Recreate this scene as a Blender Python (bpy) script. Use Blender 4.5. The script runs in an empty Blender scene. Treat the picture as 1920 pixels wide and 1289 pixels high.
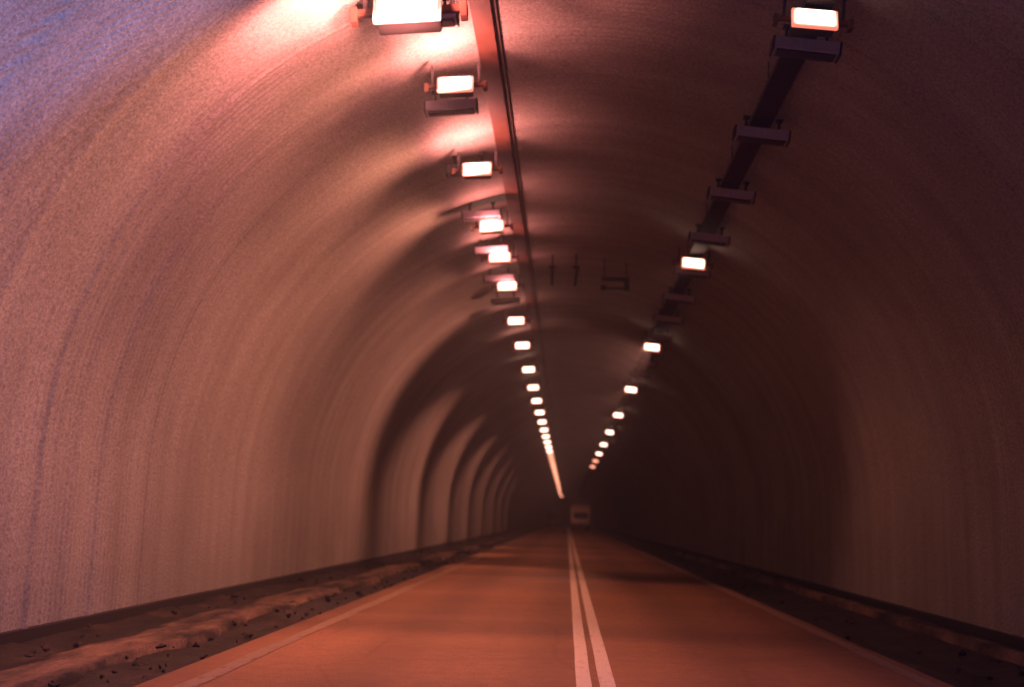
import bpy, bmesh, math, random
from mathutils import Vector, Matrix, noise
random.seed(7)
S = bpy.context.scene
C = S.collection
PI = math.pi

# ------------------------------------------------------------------ camera
CAM_H = 1.35
F_PX = 2027.0                                    # focal length in pixels of a 1920 wide frame
def camera():
    roll = 0.02
    a = Vector(((1063-960)/F_PX, -(973-644.5)/F_PX, -1)).normalized()   # tunnel axis seen from the camera
    up = Vector((math.sin(roll), math.cos(roll), 0))
    z = (up - a*up.dot(a)).normalized()
    x = a.cross(z)
    z2 = z; x = Vector(x)
    m = Matrix((x, a, z2))                       # rows: world axes in camera coordinates
    cd = bpy.data.cameras.new('camera'); cam = bpy.data.objects.new('camera', cd); C.objects.link(cam)
    cd.sensor_width = 36; cd.lens = F_PX/1920*36
    cd.clip_start = 0.1; cd.clip_end = 2000
    mm = m.to_4x4(); mm.translation = Vector((0, 0, CAM_H)); cam.matrix_world = mm
    cd.dof.use_dof = True; cd.dof.focus_distance = 9.0; cd.dof.aperture_fstop = 0.95   # slightly soft picture
    S.camera = cam
camera()

# ------------------------------------------------------------------ world: blue dusk sky behind the portal
W = bpy.data.worlds.new('World'); S.world = W; W.use_nodes = True
nt = W.node_tree; bg = nt.nodes['Background']
sky = nt.nodes.new('ShaderNodeTexSky'); sky.sky_type = 'NISHITA'; sky.sun_disc = False
sky.sun_elevation = math.radians(3); sky.sun_rotation = math.radians(118); sky.ozone_density = 6; sky.dust_density = 0.3
wb = nt.nodes.new('ShaderNodeMix'); wb.data_type = 'RGBA'; wb.blend_type = 'MULTIPLY'; wb.inputs[0].default_value = 1.0
wb.inputs[7].default_value = (0.48, 0.52, 1.0, 1)   # the film is balanced for the orange lamps, so the dusk sky is deep blue
nt.links.new(sky.outputs[0], wb.inputs[6]); nt.links.new(wb.outputs[2], bg.inputs[0]); bg.inputs[1].default_value = 0.024

sd = bpy.data.lights.new('sun', 'SUN'); sd.energy = 0.42; sd.angle = math.radians(5); sd.color = (0.34, 0.38, 1.0)   # low veiled sun, blue to film balanced for the lamps
so = bpy.data.objects.new('sun', sd); C.objects.link(so)
SUN_AZ, SUN_EL = math.radians(-12), math.radians(2.0)
so.rotation_euler = Vector((-math.cos(SUN_AZ)*math.cos(SUN_EL), -math.sin(SUN_AZ)*math.cos(SUN_EL), -math.sin(SUN_EL))).to_track_quat('-Z', 'Y').to_euler()

S.view_settings.view_transform = 'Standard'; S.view_settings.look = 'None'
S.view_settings.exposure = 4.5; S.view_settings.gamma = 1.0
S.render.engine = 'CYCLES'
cy = S.cycles
cy.max_bounces = 6; cy.diffuse_bounces = 2; cy.glossy_bounces = 2; cy.volume_bounces = 1
cy.use_denoising = True; cy.sample_clamp_indirect = 0.02; cy.use_adaptive_sampling = False; cy.sample_clamp_direct = 1.2;
cy.caustics_reflective = False; cy.caustics_refractive = False
S.render.filter_size = 1.8

LAMP_COL = (1.0, 0.33, 0.22)
LP = 1/22.6                                      # the picture is exposed four and a half stops up for the lamp-lit road

# ------------------------------------------------------------------ tunnel alignment
R_IN, Z_SPRING = 5.77, 1.75                      # inner radius, springing height above the road
def bend(y):
    dz = -0.00012*(y-165)**2 if y > 165 else 0.0
    dx = 0.0005*(y-215)**2 if y > 215 else 0.0
    return dx, dz
def P(x, y, z):
    dx, dz = bend(y)
    return (x+dx, y, z+dz)
def frange(a, b, s):
    n = max(1, int(round((b-a)/s)))
    return [a+(b-a)*i/n for i in range(n+1)]

# ------------------------------------------------------------------ object helpers
def link(name, bm, mat, parent=None, smooth=False):
    bmesh.ops.recalc_face_normals(bm, faces=bm.faces)
    me = bpy.data.meshes.new(name); bm.to_mesh(me); bm.free()
    if smooth: me.shade_smooth()
    me.materials.append(mat)
    o = bpy.data.objects.new(name, me); C.objects.link(o)
    if parent: o.parent = parent
    return o
def tag(o, label=None, cat=None, group=None, kind=None):
    if label: o['label'] = label
    if cat: o['category'] = cat
    if group: o['group'] = group
    if kind: o['kind'] = kind
    return o
def empty(name, loc, label, cat, group=None):
    o = bpy.data.objects.new(name, None); C.objects.link(o); o.location = loc; o.empty_display_size = 0.3
    return tag(o, label, cat, group)
def box(bm, c, s, bevel=0.0, rot=None):
    r = bmesh.ops.create_cube(bm, size=1.0)
    vs = r['verts']
    bmesh.ops.scale(bm, vec=s, verts=vs)
    if bevel:
        es = list({e for v in vs for e in v.link_edges})
        rb = bmesh.ops.bevel(bm, geom=es, offset=bevel, segments=2, affect='EDGES', profile=0.6)
        vs = list({v for f in rb['faces'] for v in f.verts} | {v for v in vs if v.is_valid})
    if rot is not None: bmesh.ops.rotate(bm, cent=(0, 0, 0), matrix=rot, verts=vs)
    bmesh.ops.translate(bm, vec=c, verts=vs)
    return vs
def cyl(bm, a, b, r, n=12, r2=None):
    a, b = Vector(a), Vector(b); d = b-a
    q = d.to_track_quat('Z', 'Y').to_matrix().to_4x4()
    m = Matrix.Translation((a+b)/2) @ q
    bmesh.ops.create_cone(bm, cap_ends=True, segments=n, radius1=r, radius2=r if r2 is None else r2, depth=d.length, matrix=m)
def sweep(bm, prof, ys, closed=False, f=None):
    """loft a list of (x, z) along y following the bend of the tunnel"""
    rows = []
    for y in ys:
        rows.append([bm.verts.new(P(*( (x, y, z) if f is None else f(x, y, z) ))) for x, z in prof])
    n = len(prof)
    for a, b in zip(rows, rows[1:]):
        for i in range(n if closed else n-1):
            j = (i+1) % n
            bm.faces.new((a[i], a[j], b[j], b[i]))
    if closed:
        bm.faces.new(rows[0]); bm.faces.new(rows[-1][::-1])

# ------------------------------------------------------------------ materials
def mat(name, col, rough=0.8, metal=0.0, spec=0.3):
    m = bpy.data.materials.new(name); m.use_nodes = True
    b = m.node_tree.nodes['Principled BSDF']
    b.inputs['Base Color'].default_value = (*col, 1); b.inputs['Roughness'].default_value = rough
    b.inputs['Metallic'].default_value = metal; b.inputs['Specular IOR Level'].default_value = spec
    return m
def node(m, t, **kw):
    n = m.node_tree.nodes.new(t)
    for k, v in kw.items(): setattr(n, k, v)
    return n
def coords(m, scale=(1, 1, 1)):
    tc = node(m, 'ShaderNodeTexCoord'); mp = node(m, 'ShaderNodeMapping')
    mp.inputs['Scale'].default_value = scale
    m.node_tree.links.new(tc.outputs['Object'], mp.inputs['Vector'])
    return mp.outputs[0]
def noise_tex(m, scale, vec, detail=4, rough=0.55):
    n = node(m, 'ShaderNodeTexNoise'); n.inputs['Scale'].default_value = scale
    n.inputs['Detail'].default_value = detail; n.inputs['Roughness'].default_value = rough
    m.node_tree.links.new(vec, n.inputs['Vector']); return n.outputs['Fac']
def ramp(m, fac, stops):
    r = node(m, 'ShaderNodeValToRGB'); el = r.color_ramp.elements
    while len(el) < len(stops): el.new(0.5)
    for e, (p, c) in zip(el, stops):
        e.position = p; e.color = (*c, 1) if len(c) == 3 else c
    m.node_tree.links.new(fac, r.inputs[0]); return r.outputs[0]
def mix(m, fac, a, b, mode='MIX'):
    n = node(m, 'ShaderNodeMix', data_type='RGBA', blend_type=mode)
    L = m.node_tree.links
    if isinstance(fac, (int, float)): n.inputs[0].default_value = fac
    else: L.new(fac, n.inputs[0])
    for s, i in ((a, 6), (b, 7)):
        if isinstance(s, tuple): n.inputs[i].default_value = (*s, 1)
        else: L.new(s, n.inputs[i])
    return n.outputs[2]
def setcol(m, col): m.node_tree.links.new(col, m.node_tree.nodes['Principled BSDF'].inputs['Base Color'])
def bump(m, h, strength, dist):
    b = node(m, 'ShaderNodeBump'); b.inputs['Strength'].default_value = strength; b.inputs['Distance'].default_value = dist
    L = m.node_tree.links; L.new(h, b.inputs['Height']); L.new(b.outputs[0], m.node_tree.nodes['Principled BSDF'].inputs['Normal'])

G = lambda v, t=(1, 1, 1): tuple(v*k for k in t)
def speckle(m, col, scale=60, lo=0.75, hi=1.25):
    n = noise_tex(m, scale, coords(m), 2, 0.7)
    r = ramp(m, n, [(0.3, (lo,)*3), (0.7, (hi,)*3)])
    return mix(m, 1.0, col, r, 'MULTIPLY')

# lining: formed concrete with streaks running round the ring, fine grain, broad random blotches
M_LIN = mat('lining_concrete', (0.4, 0.38, 0.38), 0.85)
st = noise_tex(M_LIN, 1.0, coords(M_LIN, (0.12, 2.2, 0.12)), 5, 0.6)
c1 = ramp(M_LIN, st, [(0.3, (0.25, 0.24, 0.215)), (0.7, (0.35, 0.34, 0.31))])
bl = noise_tex(M_LIN, 0.35, coords(M_LIN), 5, 0.6)
c2 = mix(M_LIN, 1.0, c1, ramp(M_LIN, bl, [(0.3, (0.8, 0.77, 0.76)), (0.7, (1.08, 1.08, 1.08))]), 'MULTIPLY')
setcol(M_LIN, speckle(M_LIN, c2, 30, 0.62, 1.38))
bump(M_LIN, noise_tex(M_LIN, 9, coords(M_LIN), 5, 0.65), 0.35, 0.03)

M_ROAD = mat('road_asphalt', (0.14, 0.08, 0.05), 0.7)
rn = noise_tex(M_ROAD, 1.0, coords(M_ROAD, (0.22, 0.10, 1)), 4, 0.5)
rc = ramp(M_ROAD, rn, [(0.35, (0.25, 0.125, 0.062)), (0.65, (0.35, 0.172, 0.080))])
band = noise_tex(M_ROAD, 1.0, coords(M_ROAD, (0.03, 0.16, 1)), 3, 0.6)
rc = mix(M_ROAD, 1.0, rc, ramp(M_ROAD, band, [(0.40, (0.62, 0.62, 0.64)), (0.56, (1, 1, 1))]), 'MULTIPLY')
wv = node(M_ROAD, 'ShaderNodeTexWave', wave_type='BANDS', bands_direction='X'); wv.inputs['Scale'].default_value = 0.2; wv.inputs['Distortion'].default_value = 1.2
wv.inputs['Phase Offset'].default_value = 0.6; wv.inputs['Detail'].default_value = 2
M_ROAD.node_tree.links.new(coords(M_ROAD, (1, 0.06, 1)), wv.inputs['Vector'])
rc = mix(M_ROAD, 1.0, rc, ramp(M_ROAD, wv.outputs['Fac'], [(0.0, (0.80, 0.80, 0.82)), (0.7, (1.03, 1.03, 1.03))]), 'MULTIPLY')
vo = node(M_ROAD, 'ShaderNodeTexVoronoi', feature='DISTANCE_TO_EDGE'); vo.inputs['Scale'].default_value = 0.55
dst = node(M_ROAD, 'ShaderNodeVectorMath', operation='ADD'); nz = node(M_ROAD, 'ShaderNodeTexNoise'); nz.inputs['Scale'].default_value = 1.5; nz.inputs['Detail'].default_value = 6
M_ROAD.node_tree.links.new(coords(M_ROAD), dst.inputs[0]); M_ROAD.node_tree.links.new(nz.outputs['Color'], dst.inputs[1]); M_ROAD.node_tree.links.new(dst.outputs[0], vo.inputs['Vector'])
rc = mix(M_ROAD, 1.0, rc, ramp(M_ROAD, vo.outputs['Distance'], [(0.0, (0.86, 0.85, 0.84)), (0.02, (1, 1, 1))]), 'MULTIPLY')
rc = mix(M_ROAD, 1.0, rc, ramp(M_ROAD, noise_tex(M_ROAD, 5, coords(M_ROAD), 5, 0.7), [(0.3, (0.85, 0.83, 0.82)), (0.7, (1.12, 1.12, 1.12))]), 'MULTIPLY')
setcol(M_ROAD, speckle(M_ROAD, rc, 70, 0.68, 1.32))
bump(M_ROAD, noise_tex(M_ROAD, 40, coords(M_ROAD), 3, 0.7), 0.4, 0.01)

def paint(name, col, base=(0.14, 0.09, 0.06)):
    m = mat(name, col, 0.6)
    n = noise_tex(m, 14, coords(m, (1, 0.35, 1)), 6, 0.75)
    w = ramp(m, n, [(0.36, (0, 0, 0)), (0.47, (1, 1, 1))])
    setcol(m, speckle(m, mix(m, w, base, col), 60, 0.85, 1.12)); return m
M_CLINE = paint('centre_line_paint', (0.80, 0.66, 0.50), (0.6, 0.48, 0.34))
M_ELINE = paint('edge_line_paint', (0.30, 0.20, 0.13))

M_CONC = mat('kerb_concrete', (0.25, 0.2, 0.17), 0.9)
setcol(M_CONC, speckle(M_CONC, ramp(M_CONC, noise_tex(M_CONC, 1.2, coords(M_CONC, (1.6, 0.5, 1)), 6, 0.7), [(0.42, (0.015, 0.012, 0.010)), (0.52, (0.10, 0.065, 0.045)), (0.66, (0.24, 0.15, 0.095))]), 30, 0.7, 1.3))
M_MUD = mat('wet_mud', (0.03, 0.025, 0.022), 0.55)
setcol(M_MUD, ramp(M_MUD, noise_tex(M_MUD, 2.2, coords(M_MUD, (1, 0.5, 1)), 6, 0.7), [(0.38, (0.008, 0.007, 0.007)), (0.56, (0.022, 0.016, 0.014)), (0.72, (0.09, 0.055, 0.04))]))
bump(M_MUD, noise_tex(M_MUD, 12, coords(M_MUD), 5, 0.7), 0.7, 0.05)
M_BASE = mat('black_skirting', (0.02, 0.018, 0.018), 0.8)

M_HOUS = mat('lilac_painted_steel', (0.50, 0.45, 0.58), 0.5)
setcol(M_HOUS, speckle(M_HOUS, ramp(M_HOUS, noise_tex(M_HOUS, 5, coords(M_HOUS), 5, 0.7), [(0.3, (0.55, 0.52, 0.60)), (0.7, (0.78, 0.74, 0.86))]), 50, 0.8, 1.2))
M_DARK = mat('sooty_steel', (0.03, 0.025, 0.025), 0.7)
M_TRAY = mat('sooty_cable_tray', (0.045, 0.032, 0.030), 0.75)
M_RUST = mat('rust_brown_steel', (0.10, 0.04, 0.025), 0.8)
M_TRAYL = mat('rusty_cable_tray', (0.30, 0.11, 0.06), 0.7)
setcol(M_TRAYL, ramp(M_TRAYL, noise_tex(M_TRAYL, 2.5, coords(M_TRAYL), 5, 0.7), [(0.3, (0.07, 0.028, 0.018)), (0.7, (0.13, 0.055, 0.035))]))
M_CABLE = mat('black_cable', (0.05, 0.035, 0.03), 0.6)
def lens_mat(name, col, s):
    m = mat(name, (0.8, 0.8, 0.8), 0.3)
    b = m.node_tree.nodes['Principled BSDF']
    b.inputs['Emission Color'].default_value = (*col, 1); b.inputs['Emission Strength'].default_value = s
    m.cycles.emission_sampling = 'NONE'        # the lamps' spot lights carry their light on to the tunnel
    return m
M_LENS = lens_mat('lit_lens_glass', (1.0, 0.62, 0.47), 0.28)
M_HALO = lens_mat('painted_halo_glow', (1.0, 0.20, 0.12), 0.055)  # emission stands in for the red halo round the lens
M_LENS2 = lens_mat('dim_lit_lens_glass', (1.0, 0.40, 0.24), 0.11)
M_TUBE = mat('unlit_diffuser', (0.06, 0.05, 0.055), 0.35)

# ------------------------------------------------------------------ setting: road, verges, ground outside
ys_road = frange(-60, 165, 3) + frange(168, 420, 4)
def strip(name, x0, x1, z, m, ys=ys_road):
    bm = bmesh.new(); sweep(bm, [(x0, z), (x1, z)], ys)
    o = link(name, bm, m); tag(o, kind='structure'); return o
bm = bmesh.new(); sweep(bm, [(-3.30, -0.25), (-3.26, 0), (0.25, 0.03), (3.40, 0), (3.46, -0.25)], ys_road)
tag(link('road', bm, M_ROAD), kind='structure')
def road_z(x): return 0.03*(1-abs(x-0.25)/3.5) if x < 0.25 else 0.03*(1-(x-0.25)/3.15)
def marking(name, x0, x1, m, wob=0.0):
    bm = bmesh.new(); ys = frange(-30, 60, 0.5) + ys_road[ys_road.index(165)-34:]
    ys = sorted(set(ys))
    def f(x, y, z):
        w = wob*noise.noise((x*3, y*0.9, 3.3))
        return (x+w, y, road_z(x)+0.005)
    sweep(bm, [(x0, 0), (x1, 0)], ys, f=f); o = link(name, bm, m); tag(o, kind='structure')
marking('centre_line', 0.100, 0.225, M_CLINE, 0.004)
marking('centre_line', 0.290, 0.420, M_CLINE, 0.004)
marking('edge_line', -2.97, -2.80, M_ELINE, 0.05)
marking('edge_line', 3.14, 3.30, M_ELINE, 0.04)

# verges: rough ground between pavement and lining, as displaced sheets
def verge(name, prof, m, amp, ys, seed, fr=1.0, wob=0.10):
    bm = bmesh.new()
    pts = []
    for (xa, za), (xb, zb) in zip(prof, prof[1:]):
        n = max(1, int(abs(xb-xa)/0.09))
        pts += [(xa+(xb-xa)*i/n, za+(zb-za)*i/n) for i in range(n)]
    pts.append(prof[-1])
    x0, x1 = pts[0][0], pts[-1][0]
    def f(x, y, z):
        e = min(abs(x-x0), abs(x-x1))/0.25
        e = min(1, e)
        n1 = noise.fractal((x*1.3*fr, y*0.55*fr, seed), 0.8, 2.1, 5)
        n2 = noise.noise((x*5, y*3, seed+4))
        return (x + wob*noise.noise((seed, y*0.45, x*0.5)) + wob*0.5*noise.noise((seed, y*1.7, x)), y, z + e*amp*n1 + e*amp*0.35*n2)
    sweep(bm, pts, ys, f=f)
    return tag(link(name, bm, m, smooth=True), kind='structure')
ysv = frange(-20, 6, 1) + frange(6.12, 45, 0.12) + frange(45.5, 120, 0.6) + frange(122, 420, 4)
verge('gutter', [(-5.95, -0.05), (-5.6, -0.10), (-5.2, -0.14), (-4.40, -0.12)], M_MUD, 0.05, ysv, 2.0)
verge('footpath', [(-4.80, -0.16), (-4.77, -0.03), (-4.45, -0.02), (-4.16, -0.03), (-4.10, -0.16)], M_CONC, 0.02, ysv, 9.0, 1.0, 0.22)
verge('ditch', [(-4.6, -0.14), (-4.1, -0.11), (-3.50, -0.10), (-3.18, -0.03)], M_MUD, 0.06, ysv, 5.0)
verge('gravel_verge', [(3.38, -0.03), (3.7, -0.06), (4.2, -0.08), (4.95, -0.06)], M_MUD, 0.06, ysv, 15.0)
verge('gutter', [(5.00, -0.02), (5.3, -0.12), (5.6, -0.10), (5.95, -0.05)], M_MUD, 0.05, ysv, 21.0)
bm = bmesh.new(); sweep(bm, [(4.83, -0.2), (4.86, 0.06), (5.02, 0.06), (5.07, -0.2)], ysv, f=lambda x, y, z: (x+0.03*noise.noise((1, y, 0)), y, z+(0.03*noise.noise((x, y*1.2, 4)) if z > 0 else 0)))
tag(link('kerb', bm, M_CONC), kind='structure')
M_GR = mat('outside_ground', (0.04, 0.045, 0.03), 0.95)
bm = bmesh.new()
for xa, xb in ((-400, -5.6), (5.6, 400)):
    v = [bm.verts.new(p) for p in ((xa, -300, -0.25), (xb, -300, -0.25), (xb, 430, -0.25), (xa, 430, -0.25))]; bm.faces.new(v)
v = [bm.verts.new(p) for p in ((-400, -300, -0.6), (400, -300, -0.6), (400, 100, -0.6), (-400, 100, -0.6))]; bm.faces.new(v)
tag(link('ground', bm, M_GR), kind='structure')

# rubble scattered over the verges (nobody could count it)
M_STONE = mat('rubble_stone', (0.08, 0.06, 0.05), 0.9)
setcol(M_STONE, ramp(M_STONE, noise_tex(M_STONE, 1.1, coords(M_STONE), 3, 0.6), [(0.35, (0.02, 0.016, 0.014)), (0.7, (0.06, 0.04, 0.03))]))
bm = bmesh.new()
for i in range(420):
    y = 7.5 + 55*random.random()**1.7
    if random.random() < 0.55: x = random.uniform(-4.15, -3.3) if random.random() < 0.6 else random.uniform(-5.6, -4.8)
    else: x = random.uniform(3.45, 4.85) if random.random() < 0.7 else random.uniform(5.05, 5.6)
    r = 0.012 + 0.05*random.random()**2.5
    g = bmesh.ops.create_icosphere(bm, subdivisions=1, radius=r)
    sc = (random.uniform(.7, 1.4), random.uniform(.7, 1.6), random.uniform(.4, .8))
    for v in g['verts']:
        v.co = Vector((v.co.x*sc[0], v.co.y*sc[1], v.co.z*sc[2]))*(1+random.uniform(-.25, .25)) + Vector((x, y, -0.06+random.uniform(0, .03)))
tag(link('rubble', bm, M_STONE), 'dark rubble lying along both verges', 'rubble', kind='stuff')

# ------------------------------------------------------------------ tunnel
tun = empty('tunnel', (0, 10, 0), 'arched concrete road tunnel with faintly ribbed lining', 'tunnel')
def ring(n_arc, r, z0=-0.3):
    pts = [(-r, z0), (-r, 0.4), (-r, 1.1)]
    pts += [(-r*math.cos(PI*i/n_arc), Z_SPRING + r*math.sin(PI*i/n_arc)) for i in range(n_arc+1)]
    pts += [(r, 1.1), (r, 0.4), (r, z0)]
    return pts
PITCH = 0.12
def rib(y, ang):
    if y > 24: return 0.0
    k = y/PITCH
    i = math.floor(k)
    a = 0.55 + 0.75*noise.noise((i*0.73, 0.2, 7.7)) + (0.9 if i % 13 == 5 else 0)
    fade = min(1, max(0.0, (16-y)/5))
    s = 0.5-0.5*math.cos(2*PI*(k-i))
    return fade*0.038*max(0.15, a)*s
def skew(y, x):                                   # the unseen mouth's oblique cut is shaped to steer incoming daylight
    return y
bm = bmesh.new()
prof = ring(72, R_IN)
Y0L, Y0R, RAKE = 0.0, 1.0, 1.2  # unseen mouth raked so daylight falls mainly on the upper left vault
def ymouth(x, z=0.0): return Y0R + (Y0L-Y0R)*(R_IN-x)/(2*R_IN) + RAKE*max(0, z)
ysl = [4.0]
y = 4.0
while y < 34: y += PITCH/7; ysl.append(y)
ysl += frange(34.3, 60, 0.6) + frange(61, 200, 3) + frange(204, 420, 4)
rows = []
for y in ysl:
    row = []
    for x, z in prof:
        ym = ymouth(x, z)
        yy = y if y > 12 else ym + (y-4.0)*(12-ym)/8.0
        d = rib(yy, 0)*(1 if x > 0 else min(1, max(0.12, (abs(x)-3.2)/1.2)))*(0.5 if x > 0 else 1)
        cx, cz = (x, 0) if z < Z_SPRING else (x, z-Z_SPRING)
        n = Vector((cx, 0, cz)); n.normalize()
        w = 0.012*noise.noise((x*0.25, yy*0.15, z*0.25))
        row.append(bm.verts.new(P(x - n.x*(d+w), yy, z - n.z*(d+w))))
    rows.append(row)
for a, b in zip(rows, rows[1:]):
    for i in range(len(prof)-1): bm.faces.new((a[i], a[i+1], b[i+1], b[i]))
end = rows[-1]; bm.faces.new(end)
link('lining', bm, M_LIN, None, True).parent = tun
tun.location = (0, 0, 0)
# headwall following the unseen, daylight-shaping mouth, and the hill over it
M_HEAD = mat('headwall_concrete', (0.28, 0.27, 0.26), 0.9)
bm = bmesh.new()
inner = [(x, ymouth(x, z), z) for x, z in prof]
outer = []
for x, z in prof:
    s = 1.9
    ox = max(-11, min(11, x*s)); oz = z if z < Z_SPRING else Z_SPRING + (z-Z_SPRING)*1.55
    outer.append((ox, ymouth(ox, oz), oz))
a = [bm.verts.new(p) for p in inner]; b = [bm.verts.new(p) for p in outer]
c = [bm.verts.new((p[0], p[1]+0.8, p[2])) for p in outer]
for i in range(len(a)-1):
    bm.faces.new((a[i], a[i+1], b[i+1], b[i])); bm.faces.new((b[i], b[i+1], c[i+1], c[i]))
link('headwall', bm, M_HEAD, tun)
bm = bmesh.new()
gx = frange(-120, 120, 4); gy = frange(0, 430, 6)
rr = []
for y in gy:
    row = []
    for x in gx:
        h = 12 + 0.30*y*math.exp(-y/300) + 6*noise.fractal((x*.02, y*.02, 1.0), 1, 2, 4)
        h *= max(0.75, 1-abs(x)/260)
        row.append(bm.verts.new((x, ymouth(max(-11, min(11, x)), 10.5)+0.82+y, max(11.5, h))))
    rr.append(row)
for a, b in zip(rr, rr[1:]):
    for i in range(len(gx)-1): bm.faces.new((a[i], a[i+1], b[i+1], b[i]))
tops = rr[0]
for i in range(len(gx)-1):
    a, b = tops[i], tops[i+1]
    if abs(a.co.x) < 9 and abs(b.co.x) < 9: zl = 10.4
    else: zl = -0.3
    bm.faces.new((a, b, bm.verts.new((b.co.x, b.co.y-0.03, zl)), bm.verts.new((a.co.x, a.co.y-0.03, zl))))
tag(link('hill', bm, M_GR), kind='structure')
# unseen slopes added left and behind to block the sky, open only right
bm = bmesh.new()
rr = []
for k in range(49):
    a = math.radians(180 - 8 + (k/48)*140)         # from due left round to behind right (0 = +x, ccw)
    row = []
    for q in range(14):
        rad = 13 + q*9; h = -0.6 + 68*(1-math.exp(-q/4.0)) + (4*noise.noise((k*.4, q*.5, 3)) if q else 0)
        row.append(bm.verts.new((rad*math.cos(a), 2 + rad*math.sin(a), h)))
    rr.append(row)
for a, b in zip(rr, rr[1:]):
    for i in range(13): bm.faces.new((a[i], a[i+1], b[i+1], b[i]))
tag(link('sky_blocker_slope', bm, M_GR, smooth=True), kind='structure')

# dark skirting painted round the foot of the lining
bm = bmesh.new()
for sx in (-1, 1):
    r0 = R_IN-0.075
    sweep(bm, [(sx*r0, -0.25), (sx*r0, 0.03), (sx*(R_IN+0.1), 0.05)], frange(5, 17, 0.5) + [y for y in ysl if y >= 17.2][::12] + [420])
link('skirting', bm, M_BASE, tun)

# ------------------------------------------------------------------ cable trays and cable
def lining_z(x): return Z_SPRING + math.sqrt(R_IN**2 - x*x)
def rail_run(name, xc, zc, w, hgt, m, y0, y1, label, step=3.0):
    o = bpy.data.objects.new(name, None); C.objects.link(o); tag(o, label, 'cable tray'); o.location = (xc, y0, zc)
    ys = frange(y0, y1, 3)
    bm = bmesh.new(); t = 0.006
    sweep(bm, [(xc-w/2, zc+hgt), (xc-w/2, zc), (xc+w/2, zc), (xc+w/2, zc+hgt), (xc+w/2-t, zc+hgt), (xc+w/2-t, zc+t), (xc-w/2+t, zc+t), (xc-w/2+t, zc+hgt)], ys, closed=True)
    ch = link('channel', bm, m, o); ch.matrix_parent_inverse = Matrix.Translation((-xc, -y0, -zc))
    bm = bmesh.new()
    for k, y in enumerate(frange(y0+0.6, min(y1, 70), step)):
        for s in (-1, 1):
            x = xc+s*(w/2-0.03)
            cyl(bm, P(x, y, zc+hgt*0.3), P(x, y, lining_z(x)+0.02), 0.008, 6)
    hr = link('hanger_rods', bm, M_DARK, o); hr.matrix_parent_inverse = Matrix.Translation((-xc, -y0, -zc))
    hr['kind'] = 'stuff'
    bm = bmesh.new()
    for q in range(3):
        xx = xc - w*0.3 + q*w*0.3
        sweep(bm, [(xx+0.02*math.cos(a*PI/3), zc+0.03+0.02*math.sin(a*PI/3)) for a in range(6)], ys, closed=True)
    cb = link('cable', bm, M_CABLE, o); cb.matrix_parent_inverse = Matrix.Translation((-xc, -y0, -zc))
    return o
ZC = CAM_H
rail_run('cable_tray', 2.50, ZC+5.32, 0.30, 0.06, M_TRAY, 9.2, 240, 'dark sooty cable tray on the vault under the mostly unlit right fixtures')
rail_run('cable_tray', -1.16, ZC+6.015, 0.25, 0.035, M_TRAYL, 9.2, 240, 'rusty orange cable tray on the vault beside the lit left lamps')
bm = bmesh.new()
sweep(bm, [(-0.98+0.014*math.cos(a*PI/3), ZC+6.065+0.014*math.sin(a*PI/3)) for a in range(6)], frange(9.2, 90, 3), closed=True)
tag(link('power_cable', bm, M_CABLE), 'thin black cable clipped to the vault right of the rusty cable tray', 'cable')

# ------------------------------------------------------------------ fixtures
def tilt_at(x): return math.asin(x/R_IN)
def unlit_fixture():
    """transverse box luminaire, unlit: origin at its centre"""
    t = empty('light_fixture', (0, 0, 0), 'x', 'light fixture')
    bm = bmesh.new(); box(bm, (0, 0, 0.012), (0.70, 0.20, 0.135), 0.010); link('housing', bm, M_HOUS, t)
    bm = bmesh.new(); box(bm, (0, 0, -0.070), (0.64, 0.165, 0.03), 0.008); link('diffuser', bm, M_TUBE, t)
    for s in (-1, 1):
        bm = bmesh.new(); box(bm, (s*0.361, 0, 0.0), (0.024, 0.215, 0.16), 0.006); link('end_cap', bm, M_DARK, t)
        bm = bmesh.new(); box(bm, (s*0.22, 0, 0.15), (0.03, 0.05, 0.16)); box(bm, (s*0.22, 0, 0.235), (0.09, 0.12, 0.015)); link('bracket', bm, M_DARK, t)
    return t
def lit_lamp():
    t = empty('tunnel_lamp', (0, 0, 0), 'x', 'lamp')
    rot = Matrix.Rotation(math.radians(-22), 3, 'X')       # face turned down towards the traffic
    bm = bmesh.new(); box(bm, (0, 0.10, 0.02), (0.44, 0.20, 0.22), 0.02, rot); link('housing', bm, M_DARK, t)
    bm = bmesh.new(); box(bm, (0, -0.03, 0), (0.40, 0.07, 0.19), 0.022, rot); link('lens', bm, M_LENS, t)
    bm = bmesh.new(); box(bm, (0, -0.005, 0), (0.47, 0.05, 0.25), 0.02, rot); link('halo_slab', bm, M_HALO, t)  # added glowing slab behind the lens, imitating a red halo
    bm = bmesh.new(); box(bm, (0, 0.08, 0.02), (0.80, 0.05, 0.05), 0.006); link('mounting_bar', bm, M_RUST, t)
    for s in (-1, 1):
        bm = bmesh.new(); box(bm, (s*0.38, 0.08, 0.0), (0.05, 0.10, 0.11), 0.006); link('end_clamp', bm, M_RUST, t)
        bm = bmesh.new(); box(bm, (s*0.30, 0.08, 0.17), (0.03, 0.04, 0.28)); link('bracket', bm, M_DARK, t)
    return t
def dup(src, name, loc, rot, label, group):
    c = src.copy(); C.objects.link(c); c.location = loc; c.rotation_euler = rot; c.scale = (1, 1, 1)
    c['label'] = label; c['group'] = group
    for ch in [q for q in src.children if q.type == "MESH"]:
        k = ch.copy(); C.objects.link(k); k.parent = c
    return c

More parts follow.
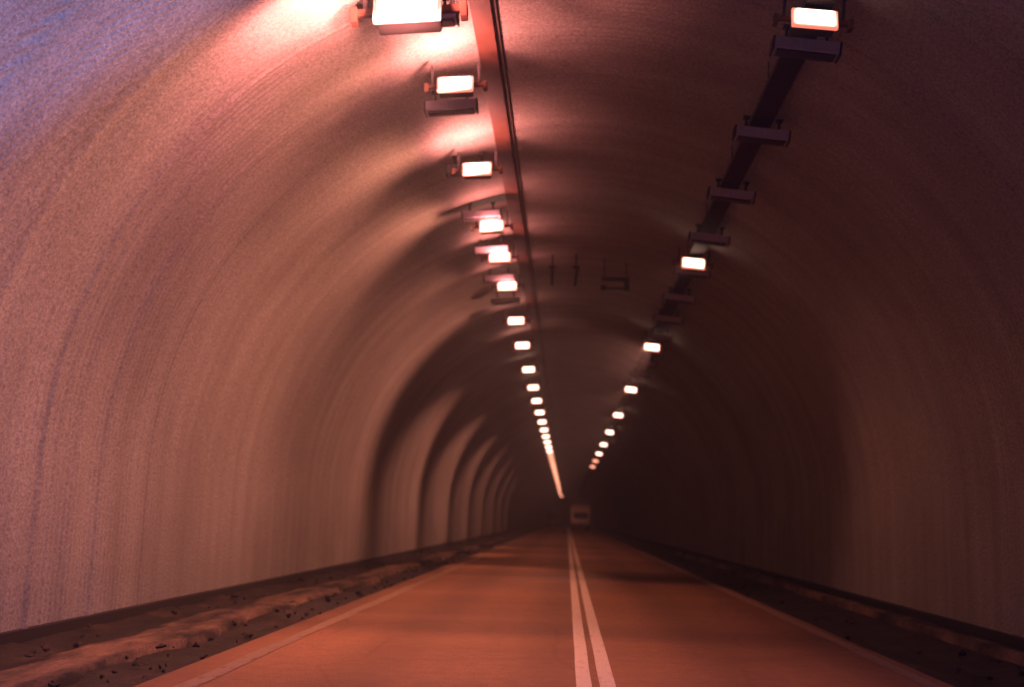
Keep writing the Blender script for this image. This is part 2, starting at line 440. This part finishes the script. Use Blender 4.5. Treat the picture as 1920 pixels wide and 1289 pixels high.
BOX_Y = [11.3 + 2.72*k for k in range(12)]
GR_R = 'unlit box fixtures along the right of the vault'
GR_L = 'box fixtures along the left of the vault'
ords = ['nearest', 'second nearest', 'third nearest', 'fourth nearest', 'fifth nearest', 'sixth nearest', 'seventh nearest', 'eighth nearest', 'ninth nearest',
        'tenth nearest', 'eleventh nearest', 'twelfth nearest', 'thirteenth nearest', 'fourteenth nearest', 'fifteenth nearest', 'sixteenth nearest', 'seventeenth nearest',
        'eighteenth nearest', 'nineteenth nearest', 'twentieth nearest']
proto_box = unlit_fixture(); first = True
def put_box(x, z, y, label, group):
    global first
    loc = P(x, y, z); rot = (0, tilt_at(x)*0.25, 0)
    if first:
        proto_box.location = loc; proto_box.rotation_euler = rot; proto_box['label'] = label; proto_box['group'] = group; first = False
        return proto_box
    return dup(proto_box, 'light_fixture', loc, rot, label, group)
for k, y in enumerate(BOX_Y):
    put_box(2.50, ZC+5.14, y, 'unlit lilac grey box fixture across the dark cable tray, %s of the right row' % ords[k], GR_R)
for k, y in enumerate(BOX_Y[:7]):
    put_box(-1.72, ZC+5.60, y+0.25, 'pinkish box fixture on the vault behind the lit left lamps, %s of its row' % ords[k], GR_L)

proto_lamp = lit_lamp(); firstl = True
def put_lamp(x, z, y, label, group, power, aim, cone, blend=0.4, far=False, glow=0, flood=0):
    global firstl
    loc = P(x, y, z); rot = (0, tilt_at(x)*0.2, 0)
    if firstl:
        o = proto_lamp; o.location = loc; o.rotation_euler = rot; o['label'] = label; o['group'] = group; firstl = False
    else:
        o = dup(proto_lamp, 'tunnel_lamp', loc, rot, label, group)
    if far:
        for ch in o.children:
            if ch.name.startswith('lens'):
                ch.material_slots[0].link = 'OBJECT'; ch.material_slots[0].material = M_LENS2
    if power:
        ld = bpy.data.lights.new('lamp_light', 'SPOT'); ld.energy = power*LP; ld.color = LAMP_COL
        ld.spot_size = math.radians(cone); ld.spot_blend = blend; ld.shadow_soft_size = 0.085
        lo = bpy.data.objects.new('lamp_light', ld); C.objects.link(lo)
        lo.parent = o; lo.location = (0, -0.16, -0.05)
        d = Vector(aim)
        lo.rotation_euler = d.to_track_quat('-Z', 'Y').to_euler()
    if glow:                                      # added spot aimed up: light on the vault, stand-in for the halo
        ld = bpy.data.lights.new('halo_spot', 'SPOT'); ld.energy = glow*LP; ld.color = (1.0, 0.27, 0.24); ld.shadow_soft_size = 0.1
        ld.spot_size = math.radians(168); ld.spot_blend = 0.6
        if flood:                                  # added spot brightening the vault left of the nearest lamps, for wide bloom
            fd = ld.copy(); fd.energy = flood*LP; fd.spot_size = math.radians(126); fd.spot_blend = 1.0
            fo = bpy.data.objects.new('halo_spot', fd); C.objects.link(fo); fo.parent = o; fo.location = (-0.38, -0.25, -0.25)
            fo.rotation_euler = Vector((-0.85, 0.6, 0.35)).to_track_quat('-Z', 'Y').to_euler()
        lo = bpy.data.objects.new('halo_spot', ld); C.objects.link(lo); lo.parent = o; lo.location = (0, -0.30, -0.22) if glow > 1000 else (0, -0.28, -0.08); lo.rotation_euler = (PI, 0, 0)
    return o
LEFT = [11.0, 13.1, 16.5, 19.9, 22.4, 25.3, 29.9, 34.3, 40.0, 45.6, 50.9, 56.6, 62.2, 67.9, 73.4, 78.9, 84.4, 90.0]
while LEFT[-1] < 236: LEFT.append(LEFT[-1]+5.6)
RIGHT = [10.5 + 10.72*k for k in range(10)]
GL, GRR = 'lit lamps along the left of the vault', 'lit lamps along the right of the vault'
for k, y in enumerate(LEFT):
    far = y > 95
    if k == 0:   pw, aim, cone, bl = 1500, (-0.4, -0.3, -1.0), 124, 0.8
    elif y < 21: pw, aim, cone, bl = (0, 560, 680, 800)[k], (-0.75, -0.1, -1.0), 158, 1.0
    elif y < 31: pw, aim, cone, bl = (520 if k == 4 else 100), ((0.6, -0.7, -1.4) if k == 4 else (-0.8, -0.5, -1.0)), 96 if k == 4 else 120, 0.6
    elif 108 < y < 121: pw, aim, cone, bl = 1500, (0.17, 1.0, -0.27), 26, 0.6  # spots turned away from the lens, added to brighten the truck
    else:        pw, aim, cone, bl = 520*math.exp(-max(0, y-40)/55), (0.25, -0.3, -1.5), 74, 0.9
    lab = ('glaring white lamp, %s of the left row' % ords[k]) if k < 18 else 'small dim lamp in the far unbroken end of the left row'
    o = put_lamp(-1.85 if k == 0 else -1.54, ZC+5.45, y, lab, GL if k < 18 else 'small far lamps ending the left row', pw if y < 160 else 0, aim, cone, bl, far, (1500, 260, 180, 80, 60, 36, 16, 10)[k] if k < 8 else 0, 620 if k == 0 else 50 if k == 1 else 0)
    if k == 0: o.scale = (1.6, 1.6, 1.6)
for k, y in enumerate(RIGHT):
    pw = (80, 700)[k] if k < 2 else 2600*math.exp(-max(0, y-50)/30)
    put_lamp(2.42, ZC+5.10, y, 'white lit lamp, %s of the right row of lamps' % ords[k], GRR, pw, (-0.8, -0.7, -0.6) if k == 2 else (-0.8, -0.42, -0.58), 78 if k == 2 else 54, 0.75, k > 7, 0)

# ------------------------------------------------------------------ gear hanging from the crown
def hanging_bar(x, y, z, lean, label):
    o = empty('hanging_bracket', (x, y, z), label, 'bracket', 'dark brackets hanging from the crown')
    bm = bmesh.new(); box(bm, (0, 0, 0), (0.075, 0.10, 0.42), 0.01, Matrix.Rotation(lean, 3, 'Y')); link('arm', bm, M_DARK, o)
    bm = bmesh.new(); box(bm, (0, 0, 0.23), (0.16, 0.16, 0.03)); cyl(bm, (0, 0, 0.22), (0, 0, lining_z(x)-z+0.02), 0.02, 8); link('mounting_plate', bm, M_DARK, o)
hanging_bar(-0.46, 24.9, ZC+5.62, 0.0, 'short dark bracket hanging from the crown, nearer the left lamps')
hanging_bar(0.10, 24.9, ZC+5.62, 0.12, 'short dark leaning bracket on the crown between its twin and the dark frame')
o = empty('equipment_frame', (1.03, 25.1, ZC+5.52), 'dark open rectangular frame hanging from the crown between the lamp rows', 'frame')
bm = bmesh.new()
box(bm, (0, 0, 0.105), (0.66, 0.10, 0.10), 0.01); box(bm, (0.27, 0, -0.02), (0.13, 0.10, 0.30), 0.01)
box(bm, (0, 0, -0.12), (0.5, 0.06, 0.05), 0.01); box(bm, (-0.28, 0, -0.10), (0.12, 0.10, 0.11), 0.01)
link('frame_bars', bm, M_DARK, o)
for s in (-1, 1):
    bm = bmesh.new(); cyl(bm, (s*0.26, 0, 0.1), (s*0.26, 0, lining_z(1.03)-(ZC+5.52)+0.1), 0.014, 8); link('hanger', bm, M_DARK, o)

# ------------------------------------------------------------------ distant vehicles
M_TRUCK = mat('dull_red_cargo_paint', (0.6, 0.42, 0.35), 0.5)
M_CAB = mat('cream_cab_paint', (0.7, 0.6, 0.52), 0.45)
M_GLASS = mat('dark_windscreen', (0.01, 0.01, 0.012), 0.1)
M_TYRE = mat('tyre_rubber', (0.015, 0.015, 0.015), 0.9)
M_VAN = mat('dark_van_paint', (0.10, 0.07, 0.06), 0.4)
M_HL = mat('headlight_glass', (0.5, 0.5, 0.5), 0.2)
def wheel(parent, x, y, r=0.48, w=0.28):
    bm = bmesh.new(); cyl(bm, (x-w/2, y, r), (x+w/2, y, r), r, 24); wo = link('wheel', bm, M_TYRE, parent)
    bm = bmesh.new(); s = 1 if x > 0 else -1; cyl(bm, (x+s*(w/2-0.02), y, r), (x+s*(w/2+0.01), y, r), r*0.55, 16); link('rim', bm, M_HOUS, wo)
t = empty('box_truck', P(1.62, 130, 0.02), 'dull reddish box truck small in the distance right of the double line', 'truck')
bm = bmesh.new(); box(bm, (0, 4.9, 1.98), (2.35, 6.2, 2.0), 0.04); link('cargo_box', bm, M_TRUCK, t)
bm = bmesh.new(); box(bm, (0, 4.0, 0.8), (1.0, 8.0, 0.22)); link('chassis', bm, M_DARK, t)
bm = bmesh.new()
v = [(0, 0.62), (0, 1.25), (0.28, 2.2), (0.5, 2.38), (1.7, 2.42), (1.7, 0.62)]
A = [bm.verts.new((-1.05, y, z)) for y, z in v]; B = [bm.verts.new((1.05, y, z)) for y, z in v]
bm.faces.new(A); bm.faces.new(B[::-1])
for i in range(6): bm.faces.new((A[i], B[i], B[(i+1) % 6], A[(i+1) % 6]))
bmesh.ops.bevel(bm, geom=list(bm.edges), offset=0.05, segments=2, affect='EDGES'); link('cab', bm, M_CAB, t)
bm = bmesh.new(); q = [bm.verts.new(p) for p in ((-0.9, 0.02, 1.35), (0.9, 0.02, 1.35), (0.85, 0.25, 2.13), (-0.85, 0.25, 2.13))]; bm.faces.new(q)
r = bmesh.ops.extrude_face_region(bm, geom=list(bm.faces)); bmesh.ops.translate(bm, vec=(0, 0.06, 0), verts=[e for e in r['geom'] if isinstance(e, bmesh.types.BMVert)])
link('windscreen', bm, M_GLASS, t)
bm = bmesh.new(); box(bm, (0, -0.06, 0.62), (2.15, 0.14, 0.26), 0.03); link('bumper', bm, M_DARK, t)
for s in (-1, 1):
    bm = bmesh.new(); box(bm, (s*0.8, -0.02, 0.92), (0.26, 0.08, 0.18), 0.03); link('headlight', bm, M_HL, t)
    bm = bmesh.new(); box(bm, (s*1.2, 0.15, 1.75), (0.14, 0.08, 0.36), 0.02); cyl(bm, (s*1.0, 0.25, 1.9), (s*1.2, 0.16, 1.9), 0.02, 6); link('wing_mirror', bm, M_DARK, t)
    wheel(t, s*0.93, 1.0); wheel(t, s*0.93, 6.3)
t = empty('dark_van', P(-1.75, 155, 0.02), 'dark van far ahead, low on the left of the double line', 'van')
bm = bmesh.new()
v = [(0, 0.42), (0, 2.05), (0.15, 2.2), (3.6, 2.2), (4.2, 1.35), (5.0, 1.1), (5.1, 0.42)]
A = [bm.verts.new((-0.92, y, z)) for y, z in v]; B = [bm.verts.new((0.92, y, z)) for y, z in v]
bm.faces.new(A); bm.faces.new(B[::-1])
for i in range(7): bm.faces.new((A[i], B[i], B[(i+1) % 7], A[(i+1) % 7]))
bmesh.ops.bevel(bm, geom=list(bm.edges), offset=0.06, segments=2, affect='EDGES'); link('body', bm, M_VAN, t)
for s in (-1, 1):
    bm = bmesh.new(); box(bm, (s*0.42, -0.01, 1.62), (0.72, 0.04, 0.55), 0.02); link('rear_window', bm, M_GLASS, t)
    bm = bmesh.new(); box(bm, (s*0.83, -0.02, 1.1), (0.12, 0.06, 0.35), 0.02); link('tail_light', bm, mat('tail_light_red', (0.25, 0.02, 0.01), 0.3), t)
    wheel(t, s*0.8, 0.95, 0.34, 0.22); wheel(t, s*0.8, 4.1, 0.34, 0.22)
bm = bmesh.new(); box(bm, (0, -0.06, 0.5), (1.8, 0.12, 0.2), 0.03); link('bumper', bm, M_DARK, t)

# ------------------------------------------------------------------ exhaust haze filling the tunnel
hz = bpy.data.materials.new('exhaust_haze'); hz.use_nodes = True
ht = hz.node_tree; ht.nodes.clear()
ho = ht.nodes.new('ShaderNodeOutputMaterial'); pv = ht.nodes.new('ShaderNodeVolumePrincipled')
pv.inputs['Color'].default_value = (0.80, 0.88, 0.95, 1); pv.inputs['Density'].default_value = 0.0022; pv.inputs['Anisotropy'].default_value = 0.6
ht.links.new(pv.outputs[0], ho.inputs['Volume'])
bm = bmesh.new(); box(bm, (0, 65, 25), (1000, 800, 200)); tag(link('haze', bm, hz), kind='stuff')
